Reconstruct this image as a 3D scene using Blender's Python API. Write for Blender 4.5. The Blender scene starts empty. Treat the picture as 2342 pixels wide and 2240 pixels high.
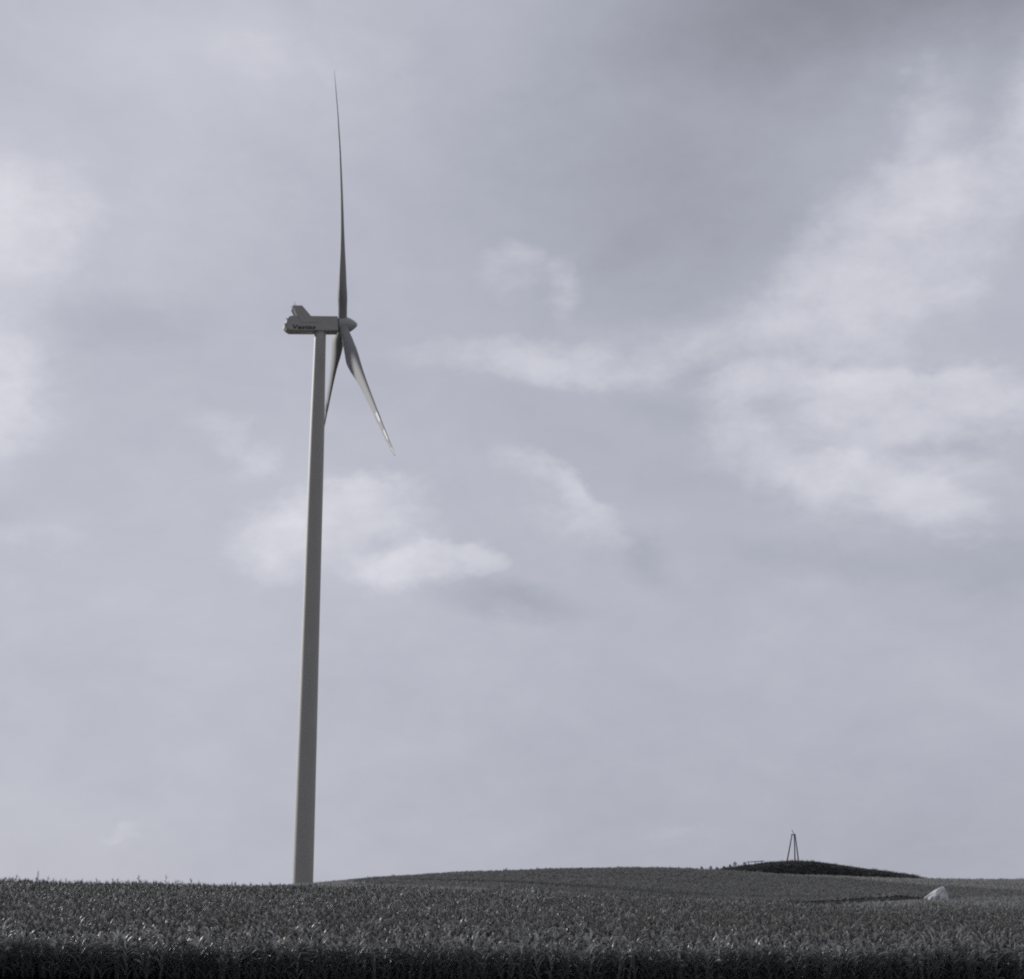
import bpy, bmesh, math, random
import numpy as np
from mathutils import Vector, Matrix

random.seed(7)
rng = np.random.default_rng(11)
SC = bpy.context.scene
COL = SC.collection

# ------------------------------------------------------------------ camera
W, H = 2342.0, 2240.0
F = 3589.0                                   # focal length in photograph pixels
PITCH = math.radians(14.37)
cp, sp = math.cos(PITCH), math.sin(PITCH)
cam_d = bpy.data.cameras.new('camera')
cam = bpy.data.objects.new('camera', cam_d)
COL.objects.link(cam)
cam.location = (0, 0, 0)
cam.rotation_euler = (math.radians(90) + PITCH, 0, 0)
cam_d.sensor_width = 36.0
cam_d.lens = 36.0 * F / W
cam_d.clip_start = 0.5
cam_d.clip_end = 20000
SC.camera = cam


def ray(px, py):
    a, b = (px - W / 2) / F, (H / 2 - py) / F
    return Vector((a, cp - b * sp, sp + b * cp))


def at(px, py, Y):
    r = ray(px, py)
    return r * (Y / r.y)


# ------------------------------------------------------------------ helpers
def tag(o, label=None, cat=None, group=None, kind=None):
    if label: o['label'] = label
    if cat: o['category'] = cat
    if group: o['group'] = group
    if kind: o['kind'] = kind
    return o


def empty(name, loc=(0, 0, 0), rz=0.0):
    o = bpy.data.objects.new(name, None)
    o.empty_display_size = 0.3
    o.location = loc
    o.rotation_euler = (0, 0, rz)
    COL.objects.link(o)
    return o


def link(name, me, mats, parent=None, smooth=True):
    o = bpy.data.objects.new(name, me)
    for m in (mats if isinstance(mats, (list, tuple)) else [mats]):
        me.materials.append(m)
    if smooth:
        me.shade_smooth()
    COL.objects.link(o)
    o.parent = parent
    return o


def mesh(verts, faces, mi=None):
    me = bpy.data.meshes.new('m')
    me.from_pydata([tuple(v) for v in verts], [], faces)
    if mi is not None:
        me.polygons.foreach_set('material_index', mi)
    me.update()
    return me


class MB:
    def __init__(s):
        s.v, s.f, s.m = [], [], []

    def add(s, vs, fs, mat=0):
        n = len(s.v)
        s.v += [tuple(v) for v in vs]
        s.f += [tuple(i + n for i in f) for f in fs]
        s.m += [mat] * len(fs)

    def tube(s, pts, rads, k=8, mat=0, caps=True):
        pts = [Vector(p) for p in pts]
        rings = []
        for i, p in enumerate(pts):
            d = (pts[min(i + 1, len(pts) - 1)] - pts[max(i - 1, 0)]).normalized()
            ref = Vector((0, 0, 1)) if abs(d.z) < 0.9 else Vector((0, 1, 0))
            a = d.cross(ref).normalized(); b = a.cross(d).normalized()
            rings.append([p + (a * math.cos(2 * math.pi * j / k) + b * math.sin(2 * math.pi * j / k)) * rads[i] for j in range(k)])
        vs = [v for r in rings for v in r]
        fs = [(i * k + j, i * k + (j + 1) % k, (i + 1) * k + (j + 1) % k, (i + 1) * k + j)
              for i in range(len(pts) - 1) for j in range(k)]
        if caps:
            fs.append(tuple(range(k))[::-1]); fs.append(tuple((len(pts) - 1) * k + j for j in range(k)))
        s.add(vs, fs, mat)

    def build(s, name, mats, parent=None, smooth=True):
        return link(name, mesh(s.v, s.f, s.m), mats, parent, smooth)


def bevelled(o, w, seg=3, angle=35):
    m = o.modifiers.new('b', 'BEVEL')
    m.width = w; m.segments = seg; m.limit_method = 'ANGLE'; m.angle_limit = math.radians(angle)
    return o


# ------------------------------------------------------------------ materials
def material(name, col, rough=0.6, spec=0.5, noise=None, amount=0.3, detail=6, transl=0.0, rnd=0.0, coords='Object', bump=0.0, bump_scale=20):
    m = bpy.data.materials.new(name)
    m.use_nodes = True
    nt = m.node_tree; N = nt.nodes; L = nt.links
    N.clear()
    out = N.new('ShaderNodeOutputMaterial')
    p = N.new('ShaderNodeBsdfPrincipled')
    p.inputs['Roughness'].default_value = rough
    p.inputs['Specular IOR Level'].default_value = spec
    c = N.new('ShaderNodeRGB'); c.outputs[0].default_value = (*col, 1)
    src = c.outputs[0]
    tc = N.new('ShaderNodeTexCoord')
    if noise:
        t = N.new('ShaderNodeTexNoise'); t.inputs['Scale'].default_value = noise; t.inputs['Detail'].default_value = detail
        L.new(tc.outputs[coords], t.inputs['Vector'])
        mr = N.new('ShaderNodeMapRange')
        mr.inputs[1].default_value = 0.3; mr.inputs[2].default_value = 0.7
        mr.inputs[3].default_value = 1 - amount; mr.inputs[4].default_value = 1 + amount
        L.new(t.outputs['Fac'], mr.inputs[0])
        mx = N.new('ShaderNodeVectorMath'); mx.operation = 'SCALE'
        L.new(src, mx.inputs[0]); L.new(mr.outputs[0], mx.inputs['Scale'])
        src = mx.outputs[0]
    if rnd:
        oi = N.new('ShaderNodeObjectInfo')
        mr = N.new('ShaderNodeMapRange'); mr.inputs[3].default_value = 1 - rnd; mr.inputs[4].default_value = 1 + rnd
        L.new(oi.outputs['Random'], mr.inputs[0])
        mx = N.new('ShaderNodeVectorMath'); mx.operation = 'SCALE'
        L.new(src, mx.inputs[0]); L.new(mr.outputs[0], mx.inputs['Scale'])
        src = mx.outputs[0]
    L.new(src, p.inputs['Base Color'])
    if bump:
        t = N.new('ShaderNodeTexNoise'); t.inputs['Scale'].default_value = bump_scale; t.inputs['Detail'].default_value = 8
        L.new(tc.outputs[coords], t.inputs['Vector'])
        b = N.new('ShaderNodeBump'); b.inputs['Strength'].default_value = bump; b.inputs['Distance'].default_value = 0.1
        L.new(t.outputs['Fac'], b.inputs['Height']); L.new(b.outputs[0], p.inputs['Normal'])
    if transl:
        tr = N.new('ShaderNodeBsdfTranslucent'); L.new(src, tr.inputs['Color'])
        ms = N.new('ShaderNodeMixShader'); ms.inputs[0].default_value = transl
        L.new(p.outputs[0], ms.inputs[1]); L.new(tr.outputs[0], ms.inputs[2]); L.new(ms.outputs[0], out.inputs[0])
    else:
        L.new(p.outputs[0], out.inputs[0])
    return m


M_TOWER = material('painted steel', (0.48, 0.465, 0.43), 0.6, 0.25, noise=0.25, amount=0.035)
M_NAC = material('nacelle shell', (0.46, 0.445, 0.41), 0.5, 0.4, noise=0.6, amount=0.05)
M_BLADE = material('blade gelcoat', (0.32, 0.316, 0.312), 0.75, 0.12, noise=0.3, amount=0.03)
M_BAND = material('blade signal band', (0.09, 0.09, 0.09), 0.55, 0.25)
M_DARK = material('radiator grille', (0.05, 0.05, 0.052), 0.6, 0.3)
M_LETTER = material('lettering paint', (0.05, 0.051, 0.055), 0.5, 0.3)
M_METAL = material('antenna metal', (0.1, 0.1, 0.1), 0.5)
M_SOIL = material('field soil', (0.055, 0.054, 0.052), 0.95, 0.1, noise=0.35, amount=0.35, detail=10, bump=0.4, bump_scale=3)
M_SHADESTRIP = material('track soil', (0.055, 0.055, 0.054), 0.95, 0.1, noise=0.8, amount=0.4)  # soil tone standing in for shade at the crop edge
M_LEAF = material('maize leaf', (0.25, 0.251, 0.249), 0.36, 0.6, rnd=0.25, transl=0.4)
M_STALK = material('maize stalk', (0.07, 0.07, 0.065), 0.5, 0.4, rnd=0.3)
M_TASSEL = material('maize tassel', (0.075, 0.073, 0.07), 0.8, 0.2, rnd=0.3)
M_CROP = material('low crop leaf', (0.28, 0.28, 0.278), 0.75, 0.15, rnd=0.2, transl=0.4)
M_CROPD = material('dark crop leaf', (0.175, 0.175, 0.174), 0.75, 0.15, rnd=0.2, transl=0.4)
M_MOUND = material('mound turf', (0.06, 0.06, 0.059), 0.95, 0.1, noise=0.6, amount=0.4)
M_WEED = material('dark weed leaf', (0.115, 0.115, 0.113), 0.7, 0.2, rnd=0.4, transl=0.1)
M_SHRUB = material('shrub leaf', (0.13, 0.131, 0.13), 0.6, 0.2, rnd=0.3, transl=0.4)
M_WOOD = material('weathered timber', (0.045, 0.045, 0.046), 0.85, 0.2, noise=4, amount=0.3)
M_HEAP = material('pale lime', (0.62, 0.62, 0.63), 0.9, 0.2, noise=1.3, amount=0.3, detail=8, bump=0.6, bump_scale=5)

# ------------------------------------------------------------------ sun and sky
SUN_AZ, SUN_EL = math.radians(-55), math.radians(23)       # left of the view, behind the turbine
sdir = Vector((math.sin(SUN_AZ) * math.cos(SUN_EL), math.cos(SUN_AZ) * math.cos(SUN_EL), math.sin(SUN_EL)))
sl = bpy.data.lights.new('sun', 'SUN'); sl.energy = 4.2; sl.angle = math.radians(6); sl.color = (1.0, 0.99, 0.98)
so = bpy.data.objects.new('sun', sl); COL.objects.link(so)
so.rotation_euler = sdir.to_track_quat('Z', 'Y').to_euler()

world = bpy.data.worlds.new('World'); SC.world = world
world.use_nodes = True
nt = world.node_tree; N = nt.nodes; Lk = nt.links
N.clear()
wo = N.new('ShaderNodeOutputWorld'); bg = N.new('ShaderNodeBackground')
bg.inputs['Strength'].default_value = 0.1
Lk.new(bg.outputs[0], wo.inputs[0])
tc = N.new('ShaderNodeTexCoord')


def val(x):
    return x


def mnode(op, a, b=None, c=None, clamp=False):
    n = N.new('ShaderNodeMath'); n.operation = op; n.use_clamp = clamp
    for i, x in enumerate((a, b, c)):
        if x is None: continue
        if isinstance(x, (int, float)): n.inputs[i].default_value = x
        else: Lk.new(x, n.inputs[i])
    return n.outputs[0]


def vnode(op, a, b=None, scale=None):
    n = N.new('ShaderNodeVectorMath'); n.operation = op
    for i, x in enumerate((a, b)):
        if x is None: continue
        if isinstance(x, (tuple, list, Vector)): n.inputs[i].default_value = tuple(x)
        else: Lk.new(x, n.inputs[i])
    if scale is not None:
        if isinstance(scale, (int, float)): n.inputs['Scale'].default_value = scale
        else: Lk.new(scale, n.inputs['Scale'])
    return n


def noise(vec, scale, detail=4, rough=0.55, dist=0.0):
    n = N.new('ShaderNodeTexNoise')
    n.inputs['Scale'].default_value = scale; n.inputs['Detail'].default_value = detail
    n.inputs['Roughness'].default_value = rough; n.inputs['Distortion'].default_value = dist
    Lk.new(vec, n.inputs['Vector'])
    return n


D0 = tc.outputs['Generated']
# stretch clouds sideways a little: squash the vertical before the noise
mp = vnode('MULTIPLY', D0, (1, 1, 1.7)).outputs[0]
w1 = vnode('SCALE', vnode('SUBTRACT', noise(mp, 7, 3).outputs['Color'], (0.5, 0.5, 0.5)).outputs[0], scale=0.034).outputs[0]
w2 = vnode('SCALE', vnode('SUBTRACT', noise(mp, 26, 4, 0.6).outputs['Color'], (0.5, 0.5, 0.5)).outputs[0], scale=0.022).outputs[0]
w3 = vnode('SCALE', vnode('SUBTRACT', noise(mp, 85, 4, 0.6).outputs['Color'], (0.5, 0.5, 0.5)).outputs[0], scale=0.011).outputs[0]
DW = vnode('ADD', vnode('ADD', vnode('ADD', D0, w1).outputs[0], w2).outputs[0], w3).outputs[0]
tex = noise(mp, 11, 7, 0.58, 0.3).outputs['Fac']
tex2 = noise(mp, 34, 6, 0.6, 0.2).outputs['Fac']
tmod = mnode('ADD', mnode('MULTIPLY', mnode('SUBTRACT', tex, 0.5), 2.2), 1.0)      # around 1


def blob(px, py, sx, sy, amp, rot=0.0, edge=0.0, crest=False):
    c = ray(px, py).normalized()
    a = math.radians(rot)
    ax = (math.cos(a), math.sin(a)); ay = (-math.sin(a), math.cos(a))
    out = []
    for (dx, dy), s in ((ax, sx), (ay, sy)):
        d = ray(px + dx * s, py + dy * s).normalized() - c
        d -= c * d.dot(c)
        ln = d.length
        out.append(d.normalized() / ln)
    cx = N.new('ShaderNodeCombineXYZ')
    Lk.new(vnode('DOT_PRODUCT', DW, out[0]).outputs['Value'], cx.inputs[0])
    Lk.new(vnode('DOT_PRODUCT', DW, out[1]).outputs['Value'], cx.inputs[1])
    ln = vnode('LENGTH', cx.outputs[0]).outputs['Value']
    mr = N.new('ShaderNodeMapRange'); mr.interpolation_type = 'SMOOTHSTEP'
    mr.inputs[1].default_value = 1.0; mr.inputs[2].default_value = edge
    mr.inputs[3].default_value = 0.0; mr.inputs[4].default_value = amp
    Lk.new(ln, mr.inputs[0])
    if crest:                                   # crisp sunlit upper edge that melts away downwards
        mc = N.new('ShaderNodeMapRange'); mc.interpolation_type = 'SMOOTHSTEP'
        mc.inputs[1].default_value = 0.95; mc.inputs[2].default_value = -0.75
        sp_ = N.new('ShaderNodeSeparateXYZ'); Lk.new(cx.outputs[0], sp_.inputs[0])
        Lk.new(sp_.outputs[1], mc.inputs[0])
        return mnode('MULTIPLY', mr.outputs[0], mc.outputs[0])
    return mr.outputs[0]


soft = [  # broad tones of the cloud deck: pixel centre, radii, strength, rotation
    (2050, -80, 1150, 380, -0.2, 0), (1560, 380, 800, 620, -0.11, 0), (1350, 980, 700, 220, -0.025, 0),
    (1800, 1950, 1700, 520, -0.05, 0), (2330, 1290, 380, 130, -0.06, 0),
    (-40, 520, 340, 360, 0.10, 0), (-60, 900, 260, 300, 0.10, 0), (640, 60, 700, 300, 0.065, 0),
    (300, 300, 850, 700, 0.07, 0), (500, 1250, 900, 520, 0.045, 0), (280, 740, 380, 90, -0.04, 0),
    (2150, 700, 700, 700, 0.03, -30), (1420, 1255, 190, 65, -0.075, 32), (1150, 1372, 280, 62, -0.075, 4), (1900, 1010, 200, 30, -0.05, 5), (2180, 1035, 200, 34, -0.05, 5), (1830, 1270, 330, 50, -0.035, 10), (870, 1235, 120, 45, -0.045, 0),
    (2050, 828, 230, 36, -0.08, -3), (1620, 860, 170, 40, -0.035, -10), (1960, 1035, 260, 35, -0.015, 6), (2010, 1290, 330, 60, -0.03, 8), (1250, 650, 45, 60, -0.03, 0), (2235, 480, 80, 90, -0.04, 0), (1580, 945, 260, 60, -0.03, 0),
]
puffs = [  # individual clouds: envelope strength about 1; the noise below carves their edges
    (770, 1262, 330, 225, 1.0, 0, 0.45, True), (590, 1230, 170, 190, 0.5, 0, 0.1), (800, 1110, 230, 60, 0.35, 3, 0.1),
    (985, 1310, 235, 100, 1.0, -3, 0.4, True), (1110, 1285, 75, 65, 0.4, 0, 0.1),
    (1275, 1165, 290, 110, 0.95, 35, 0.4, True), (1325, 1135, 70, 48, 0.5, 30, 0.1),
    (1190, 655, 160, 120, 0.85, 0, 0.4, True), (1312, 645, 50, 110, 0.55, 0, 0.1),
    (1180, 825, 470, 80, 0.5, 3, 0.2), (1530, 790, 560, 150, 0.5, -8, 0.2),
    (2080, 600, 520, 330, 0.95, -40, 0.4, True), (2060, 640, 480, 300, 0.35, -38, 0.1), (2110, 225, 130, 130, 0.7, 0, 0.1), (2370, 260, 150, 280, 0.8, 0, 0.2),
    (1770, 935, 260, 125, 1.1, -4, 0.4, True), (2160, 925, 380, 150, 1.2, 5, 0.4, True), (2230, 915, 110, 60, 0.4, 10, 0.1),
    (1860, 1130, 460, 175, 1.0, 16, 0.4, True), (2190, 1220, 280, 110, 0.7, 25, 0.3, True), (2080, 1060, 420, 160, 0.6, 8, 0.2),
    (480, 985, 190, 100, 0.6, 20, 0.3, True), (270, 1893, 90, 36, 0.33, -10, 0.1), (1560, 1905, 200, 50, 0.35, 0, 0.1), (2120, 1930, 260, 45, 0.3, 0, 0.1),
    (620, 440, 260, 80, 0.3, 10, 0.1), (60, 1260, 300, 90, 0.4, 5, 0.2, True), (40, 520, 330, 230, 0.7, -10, 0.3), (0, 870, 250, 260, 0.6, 0, 0.3),
    (700, 120, 520, 200, 0.35, 0, 0.1), (1010, 1130, 200, 70, 0.3, 0, 0.1), (560, 1060, 140, 50, 0.35, -20, 0.1),
]
acc = 0.472
for b in soft:
    acc = mnode('ADD', blob(*b), acc)
env = 0.0
for b in puffs:
    env = mnode('ADD', blob(*b), env)
n1 = noise(mp, 19, 12, 0.6, 0.35).outputs['Fac']
carve = mnode('ADD', env, mnode('MULTIPLY', mnode('SUBTRACT', n1, 0.5), 1.5))
mk = N.new('ShaderNodeMapRange'); mk.interpolation_type = 'SMOOTHSTEP'
mk.inputs[1].default_value = 0.08; mk.inputs[2].default_value = 1.25
Lk.new(carve, mk.inputs[0])
gate = N.new('ShaderNodeMapRange'); gate.inputs[1].default_value = 0.0; gate.inputs[2].default_value = 0.3
Lk.new(env, gate.inputs[0])
mask = mnode('MULTIPLY', mk.outputs[0], gate.outputs[0])
inner = mnode('ADD', mnode('MULTIPLY', mnode('SUBTRACT', tex2, 0.5), 0.13), mnode('ADD', mnode('MULTIPLY', mnode('SUBTRACT', tex, 0.5), 0.14), 0.148))
acc = mnode('ADD', acc, mnode('MULTIPLY', mask, inner))
acc = mnode('ADD', acc, mnode('MULTIPLY', mnode('SUBTRACT', tex, 0.5), 0.11))
acc = mnode('ADD', acc, mnode('MULTIPLY', mnode('SUBTRACT', tex2, 0.5), 0.045))
# unseen sky behind the camera, dimmed to darken the tower's near side
sep = N.new('ShaderNodeSeparateXYZ'); Lk.new(D0, sep.inputs[0])
mrb = N.new('ShaderNodeMapRange'); mrb.interpolation_type = 'SMOOTHSTEP'
mrb.inputs[1].default_value = 0.55; mrb.inputs[2].default_value = -0.4; mrb.inputs[3].default_value = 1.0; mrb.inputs[4].default_value = 0.55
Lk.new(sep.outputs['Y'], mrb.inputs[0])
acc = mnode('MULTIPLY', mnode('MAXIMUM', acc, 0.12), mrb.outputs[0])
# brighter cloud is whiter, the deck between is bluer
tw_ = N.new('ShaderNodeMapRange'); tw_.inputs[1].default_value = 0.42; tw_.inputs[2].default_value = 0.66
Lk.new(acc, tw_.inputs[0])
tint = N.new('ShaderNodeMix'); tint.data_type = 'RGBA'
tint.inputs[6].default_value = (9.62, 10.0, 11.85, 1); tint.inputs[7].default_value = (9.95, 10.0, 11.0, 1)
Lk.new(tw_.outputs[0], tint.inputs[0])
cloud = vnode('SCALE', tint.outputs[2], scale=acc).outputs[0]
sky = N.new('ShaderNodeTexSky'); sky.sky_type = 'NISHITA'; sky.sun_disc = False
sky.sun_elevation = SUN_EL; sky.sun_rotation = SUN_AZ % (2 * math.pi)
hs = N.new('ShaderNodeHueSaturation'); hs.inputs['Saturation'].default_value = 0.25; hs.inputs['Value'].default_value = 1.0
Lk.new(sky.outputs[0], hs.inputs['Color'])
mix = N.new('ShaderNodeMix'); mix.data_type = 'RGBA'
mix.inputs[0].default_value = 0.9
Lk.new(hs.outputs[0], mix.inputs[6]); Lk.new(cloud, mix.inputs[7])
Lk.new(mix.outputs[2], bg.inputs['Color'])


# ------------------------------------------------------------------ terrain
def pchip(x, y, q):
    """monotone cubic through (x, y); y may be 2-D (nodes, samples) with q (samples)"""
    x = np.asarray(x, float); y = np.asarray(y, float)
    if y.ndim == 1: y = np.repeat(y[:, None], len(q), 1)
    h = np.diff(x)[:, None]; d = np.diff(y, axis=0) / h
    m = np.zeros_like(y)
    pos = d[:-1] * d[1:] > 0
    w1 = 2 * h[1:] + h[:-1]; w2 = h[1:] + 2 * h[:-1]
    with np.errstate(divide='ignore', invalid='ignore'):
        hm = (w1 + w2) / (w1 / d[:-1] + w2 / d[1:])
    m[1:-1] = np.where(pos, hm, 0)
    m[0] = d[0]; m[-1] = d[-1]
    q = np.clip(q, x[0], x[-1])
    i = np.clip(np.searchsorted(x, q, side='right') - 1, 0, len(x) - 2)
    c = np.arange(len(q)); hh = (x[1:] - x[:-1])[i]; t = (q - x[i]) / hh
    return ((1 + 2 * t) * (1 - t) ** 2 * y[i, c] + t * (1 - t) ** 2 * hh * m[i, c]
            + t * t * (3 - 2 * t) * y[i + 1, c] + t * t * (t - 1) * hh * m[i + 1, c])


def elev_z(y, Y):
    """height at distance Y of something seen at photograph row y"""
    b = (H / 2 - np.asarray(y, float)) / F
    return Y * (sp + b * cp) / (cp - b * sp)


CORN_H = 2.6
STRIP_LINE = [(1480, 231), (1600, 234), (1745, 238), (1900, 243), (2060, 248), (2130, 250)]      # photograph column, distance
ROWS = [  # distance, plant height, {photograph column: row where the plant tops are seen}
    (92.0, 2.7, {-400: 2105, 0: 2111, 300: 2117, 600: 2123, 900: 2127, 1171: 2129, 1500: 2131, 1800: 2133, 2100: 2134, 2342: 2135, 2742: 2135}),
    (140.0, CORN_H, {-400: 2062, 0: 2066, 300: 2074, 600: 2084, 900: 2093, 1171: 2099, 1500: 2106, 1800: 2112, 2100: 2115, 2342: 2117, 2742: 2118}),
    (190.0, CORN_H, {-400: 2004, 0: 2016, 300: 2023, 600: 2031, 900: 2042, 1171: 2055, 1500: 2074, 1800: 2091, 2100: 2098, 2342: 2100, 2742: 2100}),
    (214.0, 0.6, {-400: 2070, 0: 2070, 300: 2070, 600: 2064, 900: 2060, 1171: 2062, 1500: 2074, 1800: 2086, 2100: 2089, 2342: 2090, 2742: 2090}),
    (245.0, 0.6, {-400: 2060, 0: 2060, 300: 2058, 600: 2048, 900: 2040, 1171: 2044, 1500: 2062, 1745: 2070, 1900: 2065, 2100: 2058, 2342: 2056, 2742: 2056}),
    (312.0, 0.6, {-400: 2050, 0: 2047, 300: 2040, 500: 2031, 600: 2028, 692: 2022, 800: 2014, 900: 2011, 1171: 2012, 1500: 2020, 1800: 2028, 2100: 2034, 2342: 2037, 2742: 2040}),
    (400.0, 0.6, {-400: 2060, 0: 2056, 300: 2050, 600: 2044, 692: 2036, 800: 2015, 850: 2009, 930: 2003, 1090: 1994, 1200: 1990, 1300: 1987, 1430: 1985, 1560: 1986, 1640: 1990, 1800: 2000, 2000: 2007, 2100: 2010, 2342: 2012, 2742: 2014}),
]
YS = np.array([-500, 0, 50, 80] + [r[0] for r in ROWS] + [520, 900, 2000, 6000], float)


def zg(X, Y):
    X = np.atleast_1d(np.asarray(X, float)); Y = np.atleast_1d(np.asarray(Y, float))
    u = X / np.maximum(Y, 70.0)
    xs = np.clip(W / 2 + F / cp * u, -400, 2742)
    zr = []
    n = len(X)
    mid = []
    for D, hp, d in ROWS:
        k = sorted(d)
        y = pchip(k, [d[i] for i in k], xs)
        mid.append(elev_z(y, D) - hp)
    front = mid[0]
    last = mid[-1]
    zr = [np.full(n, -1.7), np.full(n, -1.7), np.full(n, -3.6), front - 0.15] + mid + [last - 4.5, last * 0 - 9, last * 0 - 14, last * 0 - 20]
    z = pchip(YS, np.array(zr), Y)
    # low bank added right of the middle, its unlit face drawing a dark line
    px = W / 2 + F / cp * u
    yb = np.interp(px, [t[0] for t in STRIP_LINE], [t[1] for t in STRIP_LINE])
    dd = Y - yb
    amp = 0.75 * np.clip((px - 1470) / 90, 0, 1) * np.clip((2145 - px) / 90, 0, 1)
    z += amp * np.clip((dd + 0.9) / 1.5, 0, 1) * np.clip((45 - dd) / 40, 0, 1)
    z += 0.10 * np.sin(X * 0.21 + Y * 0.13) * np.sin(Y * 0.17 - X * 0.07) * np.clip((Y - 100) / 60, 0, 1)
    return z


def zg1(x, y):
    return float(zg([x], [y])[0])


rows = np.concatenate([np.arange(-400, 60, 30), np.arange(60, 222, 3.0), np.arange(222, 260, 0.5), np.arange(261, 460, 3.0), np.arange(460, 900, 20), [1000, 1300, 1700, 2300, 3200, 4500, 6000]])
us = np.concatenate([-np.geomspace(4, 0.5, 14), np.linspace(-0.45, 0.45, 181), np.geomspace(0.5, 4, 14)])
RR, UU = np.meshgrid(rows, us, indexing='ij')
GX = UU * np.maximum(RR, 70.0); GY = RR
GZ = zg(GX.ravel(), GY.ravel())
nv, nu = len(rows), len(us)
gf = [(i * nu + j, i * nu + j + 1, (i + 1) * nu + j + 1, (i + 1) * nu + j) for i in range(nv - 1) for j in range(nu - 1)]
g = link('ground', mesh(np.stack([GX.ravel(), GY.ravel(), GZ], 1), gf), M_SOIL)
tag(g, 'dark rolling farmland soil under the crops, rising to a low ridge', 'ground', kind='structure')

# dark soil strip standing in for the shadow edge of taller crop
tp = []
for px, Y in STRIP_LINE:
    tp.append((Y * (px - W / 2) * cp / F, Y))
tp = np.array(tp)
mb = MB(); vs = []
ss = np.linspace(0, len(tp) - 1, 120)
tx = np.interp(ss, range(len(tp)), tp[:, 0]); ty = np.interp(ss, range(len(tp)), tp[:, 1])
for k in range(120):
    wd = 1.5 * min(1, (k + 4) / 25, (124 - k) / 25) * (1 + 0.15 * math.sin(k * 0.9))
    for e in np.linspace(-1, 1, 9):
        y = ty[k] + e * wd
        vs.append((tx[k], y, zg1(tx[k], y) + 0.03))
mb.add(vs, [(k * 9 + j, (k + 1) * 9 + j, (k + 1) * 9 + j + 1, k * 9 + j + 1) for k in range(119) for j in range(8)])
tag(mb.build('shade_strip', M_SHADESTRIP), 'thin dark soil strip standing in for crop-edge shade across the far field, left of the pale heap', 'shade_strip', kind='structure')


# ------------------------------------------------------------------ instanced stuff
def scatter(name, pts, scales, rots, protos, label, cat, index=None):
    """one object: plant prototypes instanced on the vertices of a point mesh"""
    me = bpy.data.meshes.new(name)
    n = len(pts)
    me.vertices.add(n)
    me.vertices.foreach_set('co', np.asarray(pts, np.float32).ravel())
    for an, typ, dat in (('sc', 'FLOAT_VECTOR', scales), ('ro', 'FLOAT_VECTOR', rots)):
        a = me.attributes.new(an, typ, 'POINT')
        a.data.foreach_set('vector', np.asarray(dat, np.float32).ravel())
    a = me.attributes.new('ix', 'INT', 'POINT')
    a.data.foreach_set('value', (rng.integers(0, len(protos), n) if index is None else index).astype(np.int32))
    o = bpy.data.objects.new(name, me); COL.objects.link(o)
    pc = bpy.data.collections.new(name + ' kinds')
    for p in protos: pc.objects.link(p)
    gn = bpy.data.node_groups.new(name, 'GeometryNodeTree')
    gn.interface.new_socket('Geometry', in_out='INPUT', socket_type='NodeSocketGeometry')
    gn.interface.new_socket('Geometry', in_out='OUTPUT', socket_type='NodeSocketGeometry')
    n1 = gn.nodes.new('NodeGroupInput'); n2 = gn.nodes.new('NodeGroupOutput')
    ip = gn.nodes.new('GeometryNodeInstanceOnPoints')
    ci = gn.nodes.new('GeometryNodeCollectionInfo'); ci.inputs['Collection'].default_value = pc
    ci.inputs['Separate Children'].default_value = True; ci.inputs['Reset Children'].default_value = True
    ip.inputs['Pick Instance'].default_value = True

    def attr(nm, t):
        a = gn.nodes.new('GeometryNodeInputNamedAttribute'); a.data_type = t; a.inputs['Name'].default_value = nm
        return a.outputs[0]
    l = gn.links
    l.new(n1.outputs[0], ip.inputs['Points']); l.new(ci.outputs[0], ip.inputs['Instance'])
    l.new(attr('ix', 'INT'), ip.inputs['Instance Index'])
    er = gn.nodes.new('FunctionNodeEulerToRotation'); l.new(attr('ro', 'FLOAT_VECTOR'), er.inputs[0])
    l.new(er.outputs[0], ip.inputs['Rotation']); l.new(attr('sc', 'FLOAT_VECTOR'), ip.inputs['Scale'])
    l.new(ip.outputs[0], n2.inputs[0])
    md = o.modifiers.new('plants', 'NODES'); md.node_group = gn
    tag(o, label, cat, kind='stuff')
    return o


def proto(name, mb, mats):
    me = mesh(mb.v, mb.f, mb.m)
    for m in mats: me.materials.append(m)
    me.shade_smooth()
    return bpy.data.objects.new(name, me)


def ribbon(mb, base, az, length, width, rise, droop, twist, r, mat=0, seg=7):
    """an arching leaf with a folded midrib"""
    d = Vector((math.cos(az), math.sin(az), 0)); s = Vector((-math.sin(az), math.cos(az), 0))
    p = Vector(base); ang = rise
    vs = []
    for i in range(seg + 1):
        t = i / seg
        wd = width * (0.55 + 1.1 * t) * (1 - t) ** 0.6 if t > 0.25 else width * (0.6 + 0.9 * t) 
        wd = max(wd, 0.004)
        up = Vector((0, 0, 1)) * math.cos(ang) - d * math.sin(ang)
        tw = twist * t
        sd = s * math.cos(tw) + up * math.sin(tw)
        nn = up * math.cos(tw) - s * math.sin(tw)
        vs += [p - sd * wd * 0.5 + nn * wd * 0.22, p, p + sd * wd * 0.5 + nn * wd * 0.22]
        p = p + (d * math.cos(ang) + Vector((0, 0, 1)) * math.sin(ang)) * (length / seg)
        ang -= droop / seg * (0.4 + 1.3 * t)
    fs = []
    for i in range(seg):
        a = i * 3
        fs += [(a, a + 1, a + 4, a + 3), (a + 1, a + 2, a + 5, a + 4)]
    mb.add(vs, fs, mat)


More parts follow.
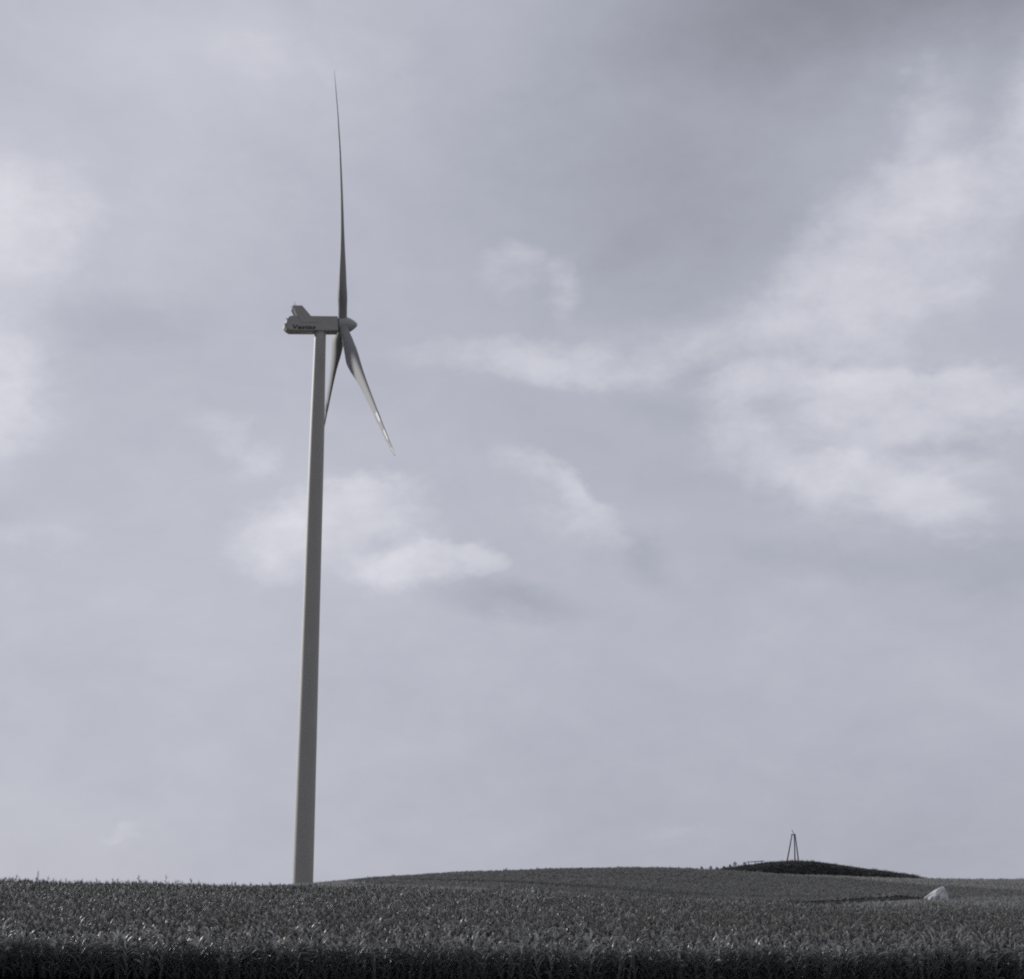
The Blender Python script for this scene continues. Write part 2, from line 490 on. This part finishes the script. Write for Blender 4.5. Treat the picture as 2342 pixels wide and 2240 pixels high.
def corn(seed, tassel=True, h=2.35, full=True, lw=1.0):
    r = random.Random(seed)
    mb = MB()
    lean = r.uniform(-0.08, 0.08), r.uniform(-0.08, 0.08)
    pts = [(lean[0] * t * t, lean[1] * t * t, h * t) for t in (0, 0.25, 0.5, 0.75, 0.92)]
    mb.tube(pts, [0.016, 0.014, 0.012, 0.009, 0.005], 5, 1)
    az0 = r.uniform(0, math.pi)
    n = 10 if full else 7
    for i in range(n):
        t = 0.14 + 0.74 * i / (n - 1)
        az = az0 + math.pi * (i % 2) + r.uniform(-0.5, 0.5)
        ln = (0.62 + 0.42 * math.sin(math.pi * min(1, t * 1.15))) * r.uniform(0.8, 1.15)
        if i > n - 3: ln *= 0.75
        ribbon(mb, (lean[0] * t * t, lean[1] * t * t, h * t), az, ln, r.uniform(0.1, 0.145) * lw,
               r.uniform(0.9, 1.3), r.uniform(0.9, 2.3), r.uniform(-0.9, 0.9), r, 0)
    top = Vector((lean[0] * 0.85, lean[1] * 0.85, h * 0.92))
    if tassel:
        mb.tube([top, top + Vector((0, 0, 0.46))], [0.014, 0.011], 3, 2)
        for k in range(6):
            a = r.uniform(0, 6.28); q = top + Vector((0, 0, 0.06 + 0.025 * k))
            mb.tube([q, q + Vector((math.cos(a) * 0.07, math.sin(a) * 0.07, 0.13)), q + Vector((math.cos(a) * 0.14, math.sin(a) * 0.14, 0.18))], [0.009, 0.01, 0.008], 3, 2)
    for k in range(1 if full else 0):
        a = az0 + r.uniform(-1, 1); t = 0.45
        q = Vector((0, 0, h * t))
        mb.tube([q, q + Vector((math.cos(a) * 0.05, math.sin(a) * 0.05, 0.12)), q + Vector((math.cos(a) * 0.09, math.sin(a) * 0.09, 0.26))], [0.012, 0.03, 0.008], 5, 1)
    return mb


corn_kinds = [proto('maize', corn(100 + i, tassel=(i % 3 != 0), h=2.2 + 0.06 * (i % 4), lw=1.0), [M_LEAF, M_STALK, M_TASSEL]) for i in range(9)]


corn_slim = [proto('maize', corn(200 + i, tassel=(i % 3 != 0), h=2.2 + 0.06 * (i % 4), lw=0.62), [M_LEAF, M_STALK, M_TASSEL]) for i in range(9)]


def grid_points(y0, y1, umax, dx, dy, jx, jy, skew=0.0):
    ys = np.arange(y0, y1, dy); P = []
    for k, y in enumerate(ys):
        xm = umax * y + 4
        xs = np.arange(-xm, xm, dx)
        P.append(np.stack([xs + rng.normal(0, jx, len(xs)) + rng.uniform(0, dx), np.full(len(xs), y) + rng.normal(0, jy, len(xs)) + skew * xs], 1))
    return np.concatenate(P)


P = np.concatenate([grid_points(83.5, 97, 0.41, 0.2, 0.75, 0.07, 0.2),
                    grid_points(97, 120, 0.40, 0.22, 0.75, 0.04, 0.08),
                    grid_points(120, 150, 0.38, 0.21, 0.75, 0.06, 0.1),
                    grid_points(150, 207, 0.37, 0.28, 0.75, 0.1, 0.12)])
n = len(P)
hv = 1.0 + 0.06 * np.sin(P[:, 0] * 0.35 + 1.3) * np.sin(P[:, 1] * 0.22) + rng.normal(0, 0.075, n)
hv = np.where(rng.random(n) < 0.03, hv + 0.13, hv)
hv *= 1.06 / 1.0
S = np.stack([hv * rng.uniform(0.9, 1.15, n), hv * rng.uniform(0.9, 1.15, n), hv], 1)
R = np.stack([rng.normal(0, 0.07, n), rng.normal(0, 0.07, n), rng.uniform(0, 6.283, n)], 1)
Z = zg(P[:, 0], P[:, 1]) - 0.02
scatter('maize_field', np.column_stack([P, Z]), S, R, corn_kinds + corn_slim,
        'dense field of tall maize filling the foreground, its near edge in shadow', 'maize field',
        np.where(P[:, 1] < 118, rng.integers(0, 9, n), rng.integers(9, 18, n)))
print('maize plants', n)


def lowcrop(seed, nl=13, spread=0.35, h=0.47):
    r = random.Random(seed); mb = MB()
    for i in range(nl):
        a = r.uniform(0, 6.283); b = (r.uniform(-0.1, 0.1), r.uniform(-0.1, 0.1), r.uniform(0.0, 0.15))
        ribbon(mb, b, a, r.uniform(0.5, 0.85) * h / 0.6, r.uniform(0.08, 0.14), r.uniform(0.75, 1.35), r.uniform(0.6, 1.8), r.uniform(-0.7, 0.7), r, 0, 4)
    return mb


# far crop: paler rows up the slope and darker strips across its right-hand half
def px_of(X, Y):
    return W / 2 + F / cp * X / Y


P = np.concatenate([grid_points(209, 262, 0.38, 0.55, 0.6, 0.14, 0.1), grid_points(262, 330, 0.37, 0.62, 0.7, 0.16, 0.12),
                    grid_points(330, 425, 0.37, 0.75, 0.8, 0.2, 0.15)])
px = px_of(P[:, 0], P[:, 1])
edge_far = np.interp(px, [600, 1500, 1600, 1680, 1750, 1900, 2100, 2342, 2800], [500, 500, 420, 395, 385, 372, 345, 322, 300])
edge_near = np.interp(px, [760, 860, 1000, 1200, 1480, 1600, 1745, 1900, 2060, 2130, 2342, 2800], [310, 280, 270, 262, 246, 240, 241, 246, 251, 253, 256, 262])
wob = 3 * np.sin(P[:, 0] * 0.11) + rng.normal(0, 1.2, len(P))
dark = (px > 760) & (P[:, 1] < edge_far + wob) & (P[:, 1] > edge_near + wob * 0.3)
onstrip = (px > 1470) & (px < 2140) & (np.abs(P[:, 1] - np.interp(P[:, 0], tp[:, 0], tp[:, 1])) < 1.7)
# tower foot, mound and heap stand in gaps of the crop
TOWER_Y = 330.0
tb = at(692, 2022, TOWER_Y)
clear = np.hypot(P[:, 0] - tb.x, P[:, 1] - TOWER_Y) < 4.5
MX, MY = at(1800, 2000, 404).x, 410.0
clear |= ((P[:, 0] - MX) / 25) ** 2 + ((P[:, 1] - MY) / 11) ** 2 < 1
HP = at(2146, 2057, 255)
clear |= (np.abs(P[:, 0] - HP.x + 0.4) < 2.8) & (P[:, 1] < HP.y + 1.5) & (P[:, 1] > HP.y - 5)
for nm, sel, m, lb in (('crop_field', ~dark & ~onstrip & ~clear, M_CROP, 'paler low crop covering the far slope up to the ridge line'),
                       ('dark_crop_field', dark & ~onstrip & ~clear, M_CROPD, 'darker crop strip across the right half of the far slope, around the pale heap')):
    Q = P[sel]; n = len(Q)
    kinds = [proto('low crop', lowcrop(300 + i), [m]) for i in range(6)]
    s = rng.uniform(0.75, 1.3, n); s = np.where(rng.random(n) < 0.01, s * 1.35, s)
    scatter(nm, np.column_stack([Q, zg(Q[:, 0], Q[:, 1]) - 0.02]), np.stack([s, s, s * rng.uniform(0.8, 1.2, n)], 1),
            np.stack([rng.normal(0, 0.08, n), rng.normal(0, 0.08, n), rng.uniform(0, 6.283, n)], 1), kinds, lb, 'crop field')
    print(nm, n)

# ------------------------------------------------------------------ mound on the ridge
top_px = [(1560, 1990), (1600, 1990), (1640, 1989.5), (1680, 1984.5), (1720, 1978), (1770, 1971), (1815, 1968.5), (1860, 1970), (1900, 1975), (1960, 1984), (2020, 1992), (2080, 2001), (2120, 2008)]
mpx = np.array([p[0] for p in top_px], float); mpy = np.array([p[1] for p in top_px], float)
MYC = 408.0


def mound_h(x, y):
    """height of the mound above the field"""
    x = np.atleast_1d(np.asarray(x, float)); y = np.atleast_1d(np.asarray(y, float))
    px = px_of(x, MYC)
    tz = elev_z(np.interp(px, mpx, mpy), MYC)
    c = np.clip(1 - ((y - MYC) / 9.0) ** 2, 0, 1)
    base = zg(x, y)
    ends = np.clip((px - 1618) / 45, 0, 1) * np.clip((2125 - px) / 40, 0, 1)
    hh = np.maximum(tz - 0.4 - zg(x, np.full_like(x, MYC)), 0) * ends
    return base + hh * (c ** 0.7) - 0.15 * (1 - np.minimum(1, c * 6))


x0, x1 = [(q - W / 2) * MYC * cp / F for q in (1550, 2135)]
gx = np.linspace(x0, x1, 90); gy = np.linspace(MYC - 9.5, MYC + 9.5, 30)
AX, AY = np.meshgrid(gx, gy, indexing='ij')
AZ = mound_h(AX.ravel(), AY.ravel())
mf = [(i * 30 + j, (i + 1) * 30 + j, (i + 1) * 30 + j + 1, i * 30 + j + 1) for i in range(89) for j in range(29)]
tag(link('mound', mesh(np.stack([AX.ravel(), AY.ravel(), AZ], 1), mf), M_MOUND), 'low dark mound of earth on the ridge under the wooden tripod', 'mound', kind='structure')


def weed(seed, h=0.5):
    r = random.Random(seed); mb = MB()
    for i in range(16):
        a = r.uniform(0, 6.283); b = (r.uniform(-0.25, 0.25), r.uniform(-0.25, 0.25), 0)
        ribbon(mb, b, a, r.uniform(0.6, 1.15) * h, r.uniform(0.03, 0.09), r.uniform(1.0, 1.5), r.uniform(0.2, 1.0), 0.3, r, 0, 4)
    return mb


n = 9000
qx = rng.uniform(x0, x1, n); qy = rng.uniform(MYC - 8.8, MYC + 6, n)
qz = mound_h(qx, qy)
keep = (qz - zg(qx, qy) > 0.12)
qx, qy, qz = qx[keep], qy[keep], qz[keep]
# loose weeds trailing off along the ridge to the left of the mound
ex = (1590 + 120 * np.sqrt(rng.random(420)) - W / 2) * 405 * cp / F; ey = rng.uniform(402.5, 407, 420)
qx = np.concatenate([qx, ex]); qy = np.concatenate([qy, ey]); qz = np.concatenate([qz, mound_h(ex, ey)]); n = len(qx)
s = rng.uniform(0.6, 1.25, n); s = np.where(rng.random(n) < 0.05, s * 1.6, s)
s *= 1 + 0.15 * np.clip((1735 - px_of(qx, MYC)) / 60, 0, 1)
scatter('mound_grass', np.stack([qx, qy, qz - 0.05], 1), np.stack([s, s, s], 1),
        np.stack([rng.normal(0, 0.1, n), rng.normal(0, 0.1, n), rng.uniform(0, 6.28, n)], 1),
        [proto('weed', weed(500 + i), [M_WEED]) for i in range(5)], 'rough dark grass and weeds covering the mound on the ridge', 'grass')


# shrubs sticking up along the left end of the mound
def shrub(px, ptop, pbase, Y, wide, label, seed):
    r = random.Random(seed)
    b = at(px, pbase, Y); t = at(px, ptop + 2.2, Y)
    zb = float(mound_h([b.x], [Y])[0]) - 0.05
    h = max(t.z - zb, 0.45)
    root = empty('shrub', (b.x, Y, zb))
    tag(root, label, 'shrub', 'shrubs at the left end of the mound')
    st = MB()
    for k in range(4):
        a = r.uniform(0, 6.28)
        st.tube([(0, 0, 0), (math.cos(a) * wide * 0.1, math.sin(a) * wide * 0.1, h * 0.45), (math.cos(a) * wide * 0.16, math.sin(a) * wide * 0.16, h * 0.85)], [0.025, 0.018, 0.006], 5)
    st.build('stem', M_WOOD, root)
    cr = MB()
    for k in range(320):
        tt = r.random() ** 0.8
        rad = wide * 0.95 * (1 - tt) ** 0.8 * math.sqrt(r.random()) * (0.85 + 0.25 * math.sin(seed + 9 * tt))
        a = r.uniform(0, 6.28)
        ribbon(cr, (math.cos(a) * rad, math.sin(a) * rad, h * (0.08 + 0.86 * tt)), r.uniform(0, 6.28), r.uniform(0.18, 0.34), r.uniform(0.06, 0.11), r.uniform(0.1, 1.3), 0.8, 0.4, r, 0, 2)
    cr.build('foliage', M_SHRUB, root)


shrub(1605, 1980.5, 1988, 404, 1.0, 'tiny pale shrub on the ridge, farthest left of the mound shrubs', 1)
shrub(1626, 1979, 1988, 404, 1.2, 'small upright shrub second from the left on the ridge', 2)
shrub(1640, 1981, 1988, 404, 1.1, 'small dark shrub where the ridge meets the mound', 3)
shrub(1656, 1979.5, 1987, 405, 2.0, 'low broad shrub at the foot of the mound', 4)
shrub(1670, 1976, 1984, 405, 1.3, 'loose shrub just left of the tall pointed shrub', 5)
shrub(1681, 1969, 1983, 405, 1.9, 'tallest pointed shrub on the left flank of the mound', 6)
shrub(1703, 1970, 1980, 405, 1.2, 'narrow shrub next to the left end of the wooden rail', 7)

# low wooden rail
rl = empty('railing', (at(1727, 1978, 406).x, 406, 0))
rx = rl.location.x
tag(rl, 'low dark wooden rail on short posts at the left shoulder of the mound', 'railing')
pa, pb = at(1707, 1972.2, 406), at(1747, 1969.6, 406)
mb = MB()
mb.tube([(pa.x - rx, 0, pa.z), (pb.x - rx, 0, pb.z)], [0.11, 0.11], 6)
mb.build('rail', M_WOOD, rl)
for q in (1712, 1727, 1742):
    k = (q - 1707) / 40
    tx_, tz_ = pa.x + (pb.x - pa.x) * k, pa.z + (pb.z - pa.z) * k
    mb = MB(); zb = float(mound_h([tx_], [406])[0])
    mb.tube([(tx_ - rx, 0.02, zb - 0.2), (tx_ - rx, 0.02, tz_ - 0.05)], [0.09, 0.08], 6)
    mb.build('post', M_WOOD, rl)

# wooden tripod
TPX = at(1816, 1968, MYC)
tr = empty('tripod', (TPX.x, MYC, float(mound_h([TPX.x], [MYC])[0])))
tag(tr, 'dark three-legged timber tripod standing on top of the grassy mound', 'tripod')


def loc(px, py, Y):
    return at(px, py, Y) - tr.location


for (p0, p1, Y0, Y1) in (((1799.0, 1967), (1811.3, 1910), MYC - 0.6, MYC), ((1817.8, 1967), (1816.6, 1910), MYC + 1.6, MYC + 0.1), ((1826.4, 1967), (1818.3, 1910), MYC - 0.6, MYC)):
    a, b = loc(p0[0], p0[1], Y0), loc(p1[0], p1[1], Y1)
    gz = float(mound_h([a.x + tr.location.x], [Y0])[0]) - tr.location.z
    a.z = gz - 0.15
    mb = MB()
    md_ = (a + b) / 2 + Vector((0.03, 0, 0.02))
    mb.tube([a, md_, b + (b - a).normalized() * 0.12], [0.17, 0.15, 0.13], 8)
    mb.build('leg', M_WOOD, tr)
a, b = loc(1809.6, 1909.6, MYC - 0.16), loc(1820.2, 1909.2, MYC - 0.16)
mb = MB(); c = (a + b) / 2; hw = (b - a).length / 2
mb.tube([(c.x - hw, c.y, c.z), (c.x + hw, c.y, c.z + 0.03)], [0.12, 0.12], 6)
mb.build('head_beam', M_WOOD, tr)
mb = MB()
pp = [loc(1815.6, 1909, MYC), loc(1814.6, 1905, MYC), loc(1813.0, 1902, MYC), loc(1810.8, 1898.2, MYC)]
mb.tube(pp, [0.1, 0.075, 0.07, 0.085], 6)
mb.build('rod', M_WOOD, tr)

# pale heap
hb = MB()
hz = zg1(HP.x, HP.y)
nA, nR = 72, 26
pk = Vector((0.95, 0.25, 2.02))
outl = lambda a: 1.0
vs = [tuple(pk)]
r_ = random.Random(5)
ph = [r_.uniform(0, 6.28) for _ in range(8)]
for i in range(1, nR + 1):
    t = i / nR
    for j in range(nA):
        a = 2 * math.pi * j / nA
        ca, sa = math.cos(a), math.sin(a)
        rx_ = 2.55 if ca < 0 else 0.95
        ry_ = 1.5
        bx = 0.1 + ca * (2.5 if ca < 0 else 1.35); by = sa * 1.6
        rid = 1 + 0.06 * math.sin(7 * a + ph[0]) * t + 0.04 * math.sin(13 * a + ph[1] + 3 * t) + 0.025 * math.sin(23 * a + ph[2])
        k = t ** 1.05
        x = pk.x + (bx * rid - pk.x) * k; y = pk.y + (by * rid - pk.y) * k
        wr = min(1, max(0, ca * 1.6 + 0.3)); wr = wr * wr * (3 - 2 * wr)
        tr_ = (math.sqrt(t * t + 0.05) - 0.2236) / 0.8011
        drop = wr * t ** 1.6 + (1 - wr) * tr_
        z = pk.z * (1 - drop) + 0.06 * math.sin(9 * a + 11 * t + ph[3]) * t * (1 - t) * 4
        if t > 0.9: z = min(z, 0.15) - (t - 0.9) * 3.5
        vs.append((x, y, z))
fs = [(0, 1 + j, 1 + (j + 1) % nA) for j in range(nA)]
for i in range(nR - 1):
    for j in range(nA):
        a = 1 + i * nA
        fs.append((a + j, a + nA + j, a + nA + (j + 1) % nA, a + (j + 1) % nA))
hb.add(vs, fs)
ho = hb.build('heap', M_HEAP)
ho.location = (HP.x, HP.y, hz + 0.3)
ho.scale = (1.06, 1.0, 0.96)
tag(ho, 'pale whitish heap with a slanted peak lying in the dark field at right', 'heap')

# a few maize stalks that clearly overtop the skyline
for px, pt, Y, lb in ((382, 1999, 186, 'tallest maize stalk standing clear of the skyline between tower and left edge'),
                      (87, 1988, 184, 'tall thin maize stalk overtopping the skyline near the left edge'),
                      (318, 1999, 187, 'lone maize tassel just left of the tallest stalk on the skyline')):
    t = at(px, pt, Y)
    zb = zg1(t.x, Y)
    hgt = t.z - zb
    mbk = corn(900 + px, True, 2.35)
    rt = empty('maize_stalk', (t.x, Y, zb)); rt.scale = (1.15, 1.15, hgt / (2.35 * 0.92 + 0.46))
    tag(rt, lb, 'maize plant', 'maize stalks overtopping the skyline')
    for nm, idx, m in (('leaves', 0, M_LEAF), ('stem', 1, M_STALK), ('tassel', 2, M_TASSEL)):
        sub = MB()
        sub.v = mbk.v; sub.f = [f for f, k in zip(mbk.f, mbk.m) if k == idx]; sub.m = [0] * len(sub.f)
        o = sub.build(nm, m, rt)
        bm = bmesh.new(); bm.from_mesh(o.data)
        bmesh.ops.delete(bm, geom=[v for v in bm.verts if not v.link_faces], context='VERTS')
        bm.to_mesh(o.data); bm.free()

# ------------------------------------------------------------------ wind turbine
gz = zg1(tb.x, TOWER_Y)
turb = empty('wind_turbine', (tb.x, TOWER_Y, gz))
tag(turb, 'tall pale three-bladed wind turbine with banded blade tips, standing behind the maize', 'wind turbine')
ztop_r = ray(732, 761)
# tower top: same X, Y as the base
TOP = TOWER_Y * ztop_r.z / ztop_r.y - gz
# diameters read off the photograph at five heights
prof = []
for py, wpx in ((2030, 48.3), (1900, 46.6), (1650, 42.9), (1400, 38.9), (1200, 36.3), (1000, 33.3), (880, 29.6), (768, 25.8)):
    rr = ray(715, py); zz = TOWER_Y * rr.z / rr.y
    depth = TOWER_Y * cp + zz * sp
    prof.append((zz - gz, wpx * depth / F / 2))
prof[0] = (-1.5, prof[0][1]); prof[-1] = (TOP, prof[-1][1])
mb = MB(); k = 96
zs = np.linspace(-1.5, TOP, 60)
rads = pchip([p[0] for p in prof], [p[1] for p in prof], zs)
vs = [(rads[i] * math.cos(2 * math.pi * j / k), rads[i] * math.sin(2 * math.pi * j / k), zs[i]) for i in range(60) for j in range(k)]
fs = [(i * k + j, i * k + (j + 1) % k, (i + 1) * k + (j + 1) % k, (i + 1) * k + j) for i in range(59) for j in range(k)]
fs.append(tuple(59 * k + j for j in range(k)))
mb.add(vs, fs)
tw = mb.build('tower', M_TOWER, turb)
tw.data.polygons[-1].use_smooth = False

PSI = math.radians(14.2)
TILT = math.radians(6.84)
NTILT = math.radians(4.6)                # the whole housing leans nose-up
# nacelle frame: x along the rotor axis (to the right and away), y left of it, z up
NZ = TOP                                  # nacelle underside sits on the tower top
NH, NW = 3.4, 3.0
rotm = Matrix.Rotation(PSI, 4, 'Z')


def nframe(o):
    o.matrix_local = Matrix.Translation((0, 0, NZ)) @ rotm @ Matrix.Rotation(-NTILT, 4, 'Y')
    return o


# side profile of the shell, rear at the left
side = [(-6.95, 0.0), (-7.3, 0.45), (-7.6, 1.1), (-7.65, 1.8), (-7.45, 2.5), (-6.95, 3.15), (-6.5, 3.4), (3.9, 3.4), (3.9, 0.0)]
mb = MB(); n = len(side)
vs = [(x, -NW / 2, z) for x, z in side] + [(x, NW / 2, z) for x, z in side]
fs = [tuple(range(n)), tuple(range(2 * n - 1, n - 1, -1))] + [(i, i + n, (i + 1) % n + n, (i + 1) % n) for i in range(n)]
mb.add(vs, fs)
nac = nframe(mb.build('nacelle', M_NAC, turb, smooth=False))
bevelled(nac, 0.16, 3, 50)
# rounded rear fairing
mb = MB()
rs = [(-7.0, 0.08), (-7.6, 0.45), (-8.05, 1.0), (-8.05, 1.4), (-7.7, 1.75), (-7.3, 1.8)]
n = len(rs)
vs = [(x, -1.35, z) for x, z in rs] + [(x, 1.35, z) for x, z in rs]
mb.add(vs, [tuple(range(n)), tuple(range(2 * n - 1, n - 1, -1))] + [(i, i + n, (i + 1) % n + n, (i + 1) % n) for i in range(n)])
bevelled(mb.build('rear_fairing', M_NAC, nac, smooth=False), 0.06)
# yaw collar between tower and nacelle
mb = MB()
mb.tube([(0, 0, -0.3), (0, 0, 0.05)], [1.3, 1.36], 64)
mb.build('yaw_collar', M_NAC, nac)
# cooler: two leaning cheeks, a cap and dark radiators between them
chk = [(-6.1, 5.75), (-3.95, 5.75), (-2.15, 3.4), (-0.75, 1.85), (-4.2, 1.85), (-5.2, 3.4)]
cool = MB()
for yc in (-1, 1):
    ya, yb = yc * (NW / 2 + 0.09), yc * (NW / 2 - 0.05)
    n = len(chk)
    vs = [(x, ya, z) for x, z in chk] + [(x, yb, z) for x, z in chk]
    cool.add(vs, [tuple(range(n)), tuple(range(2 * n - 1, n - 1, -1))] + [(i, i + n, (i + 1) % n + n, (i + 1) % n) for i in range(n)])
cool.add([(x, y, z) for x, z in ((-6.05, 5.6), (-4.0, 5.6), (-4.0, 5.74), (-6.05, 5.74)) for y in (-1.45, 1.45)],
         [(0, 2, 3, 1), (2, 4, 5, 3), (4, 6, 7, 5), (6, 0, 1, 7), (0, 6, 4, 2), (1, 3, 5, 7)])
co = cool.build('cooler', M_NAC, nac, smooth=False)
rd = MB()
rd.add([(x, y, z) for x, z in ((-5.95, 5.59), (-5.25, 5.59), (-4.25, 3.42), (-5.0, 3.42)) for y in (-1.44, 1.44)],
       [(0, 2, 3, 1), (2, 4, 5, 3), (4, 6, 7, 5), (6, 0, 1, 7), (0, 6, 4, 2), (1, 3, 5, 7)])
rd.build('radiator', M_DARK, co, smooth=False)
for x, y, h in ((-5.65, -1.2, 1.05), (-5.3, -0.5, 1.15)):
    mb = MB(); mb.tube([(x, y, 5.7), (x, y, 5.74 + h)], [0.05, 0.04], 6)
    mb.build('antenna', M_METAL, co)
mb = MB(); mb.tube([(-6.0, -1.5, 5.4), (-6.5, -1.5, 5.45), (-6.5, -1.5, 5.58)], [0.05, 0.045, 0.045], 6)
mb.build('obstacle_light', M_METAL, co)
mb = MB(); mb.tube([(-7.2, -1.1, 2.6), (-7.65, -1.1, 2.9)], [0.1, 0.08], 8)
mb.build('rear_lamp', M_METAL, nac)

# lettering on the side facing the camera
cu = bpy.data.curves.new('lettering', 'FONT')
cu.body = 'Vestas'; cu.size = 1.45; cu.shear = 0.22; cu.bevel_depth = 0.045; cu.bevel_resolution = 0; cu.extrude = 0.004
cu.space_character = 1.06
tmp = bpy.data.objects.new('lettering', cu); COL.objects.link(tmp)
bpy.context.view_layer.update()
dg = bpy.context.evaluated_depsgraph_get()
lme = bpy.data.meshes.new_from_object(tmp.evaluated_get(dg))
bpy.data.objects.remove(tmp)
co_ = np.array([v.co for v in lme.vertices])
lx0, lx1, ly0, ly1 = co_[:, 0].min(), co_[:, 0].max(), co_[:, 1].min(), co_[:, 1].max()
for v in lme.vertices:
    x = (v.co.x - lx0) / (lx1 - lx0); y = (v.co.y - ly0) / (ly1 - ly0)
    v.co = (-6.25 + 5.1 * x, -NW / 2 - 0.02 + v.co.z * 0.2, 0.24 + 1.0 * y)
link('lettering', lme, M_LETTER, nac, smooth=False)

# rotor: hub, spinner, three blades
rotor_m = rotm @ Matrix.Rotation(-TILT, 4, 'Y')          # nose tilted up
_h = at(783, 744, TOWER_Y + 5.3 * math.sin(PSI))
HUB = Vector((_h.x - tb.x, _h.y - TOWER_Y, _h.z - gz))
print('hub', HUB, rotm.inverted() @ HUB, 'tower top', TOP)
hub = MB()
lath = [(-1.0, 1.3), (-1.0, 1.62), (-0.75, 1.78), (0.6, 1.82), (1.2, 1.72), (1.9, 1.45), (2.5, 1.05), (3.0, 0.66), (3.3, 0.34), (3.42, 0.0)]
k = 64
vs = [(x, r * math.cos(2 * math.pi * j / k), r * math.sin(2 * math.pi * j / k)) for x, r in lath for j in range(k)]
fs = [(i * k + j, i * k + (j + 1) % k, (i + 1) * k + (j + 1) % k, (i + 1) * k + j) for i in range(len(lath) - 1) for j in range(k)]
fs.append(tuple(range(k)))
hub.add(vs, fs)
ho_ = hub.build('spinner', M_NAC, turb)
ho_.matrix_local = Matrix.Translation(HUB) @ rotor_m

RT = 56.4
CONE = math.radians(2.46)


def blade_mesh():
    st = [0.022, 0.05, 0.075, 0.10, 0.13, 0.16, 0.19, 0.22, 0.26, 0.30, 0.36, 0.42, 0.48, 0.54, 0.60, 0.652, 0.655, 0.69, 0.722, 0.725, 0.76, 0.792, 0.795, 0.83, 0.862, 0.865, 0.90, 0.932, 0.935, 0.955, 0.975, 0.988, 1.0]
    chord = lambda s: float(pchip([0, .03, .07, .13, .20, .25, .35, .5, .7, .85, .95, .985, 1.0], [2.0, 2.0, 2.1, 3.3, 4.7, 4.45, 3.3, 2.35, 1.6, 1.12, 0.72, 0.42, 0.08], np.array([s]))[0])
    thick = lambda s: float(pchip([0, .03, .07, .13, .20, .30, .5, .75, 1.0], [1.0, 1.0, .90, .54, .36, .28, .24, .22, .2], np.array([s]))[0])
    twist = lambda s: math.radians(float(pchip([0, .1, .2, .3, .5, .75, 1.0], [20, 18, 14, 11.5, 9.5, 9, 8], np.array([s]))[0]) + 7.0)
    K = 36
    vs = []
    for s in st:
        c, t, b = chord(s), thick(s), twist(s)
        r = s * RT
        rnd = min(1.0, max(0.0, (s - 0.03) / 0.15)); rnd = rnd * rnd * (3 - 2 * rnd)
        off = math.sin(CONE) * r - 1.54 * s ** 2.6        # cone upwind, bent downwind by the load
        for j in range(K):
            a = 2 * math.pi * j / K
            xc = (1 - math.cos(a)) / 2                            # 0 at leading edge, 1 at trailing edge
            sgn = 1 if a <= math.pi else -1
            prf = 5 * (0.2969 * math.sqrt(max(xc, 0)) - 0.126 * xc - 0.3516 * xc ** 2 + 0.2843 * xc ** 3 - 0.1015 * xc ** 4)
            ya = sgn * prf * t * c * (1.15 if sgn < 0 else 0.85)
            xa = (0.30 - xc) * c
            yr = math.sin(a) * 0.5 * c * 1.0; xr = (0.5 - xc) * c
            X = xr + (xa - xr) * rnd; Yt = yr + (ya - yr) * rnd
            # local: x = upwind, y = direction of rotation, z = span
            tx_ = X * math.cos(b) - Yt * math.sin(b)
            ux_ = X * math.sin(b) + Yt * math.cos(b)
            vs.append((ux_ + off, tx_ + 6.4 * s ** 2.2, r))
    fs, mi = [], []
    for i in range(len(st) - 1):
        m = 0.5 * (st[i] + st[i + 1])
        dk = 1 if 0.654 < m < 0.7235 or 0.7935 < m < 0.8635 or m > 0.9335 else 0
        for j in range(K):
            fs.append((i * K + j, (i + 1) * K + j, (i + 1) * K + (j + 1) % K, i * K + (j + 1) % K)); mi.append(dk)
    fs.append(tuple((len(st) - 1) * K + j for j in range(K))[::-1]); mi.append(1)
    return mesh(vs, fs, mi)


bme = blade_mesh()
bme.materials.append(M_BLADE); bme.materials.append(M_BAND); bme.shade_smooth()
# up blade first; the near lower blade next, then the far lower blade behind the tower
for ang in (22.7, 142.7, 262.7):
    bo = bpy.data.objects.new('blade', bme); COL.objects.link(bo); bo.parent = turb
    bo.matrix_local = Matrix.Translation(HUB) @ rotor_m @ Matrix.Rotation(math.radians(ang), 4, 'X')

# ------------------------------------------------------------------ render settings
SC.view_settings.view_transform = 'Standard'
SC.view_settings.look = 'None'
SC.view_settings.exposure = 0.0
SC.view_settings.gamma = 1.0
SC.render.engine = 'CYCLES'
SC.cycles.max_bounces = 6
SC.cycles.diffuse_bounces = 3
SC.cycles.transparent_max_bounces = 4
SC.cycles.use_denoising = False
SC.cycles.caustics_reflective = False
SC.cycles.caustics_refractive = False
SC.cycles.sample_clamp_indirect = 1.5
SC.cycles.sample_clamp_direct = 2.5
SC.cycles.filter_width = 2.1
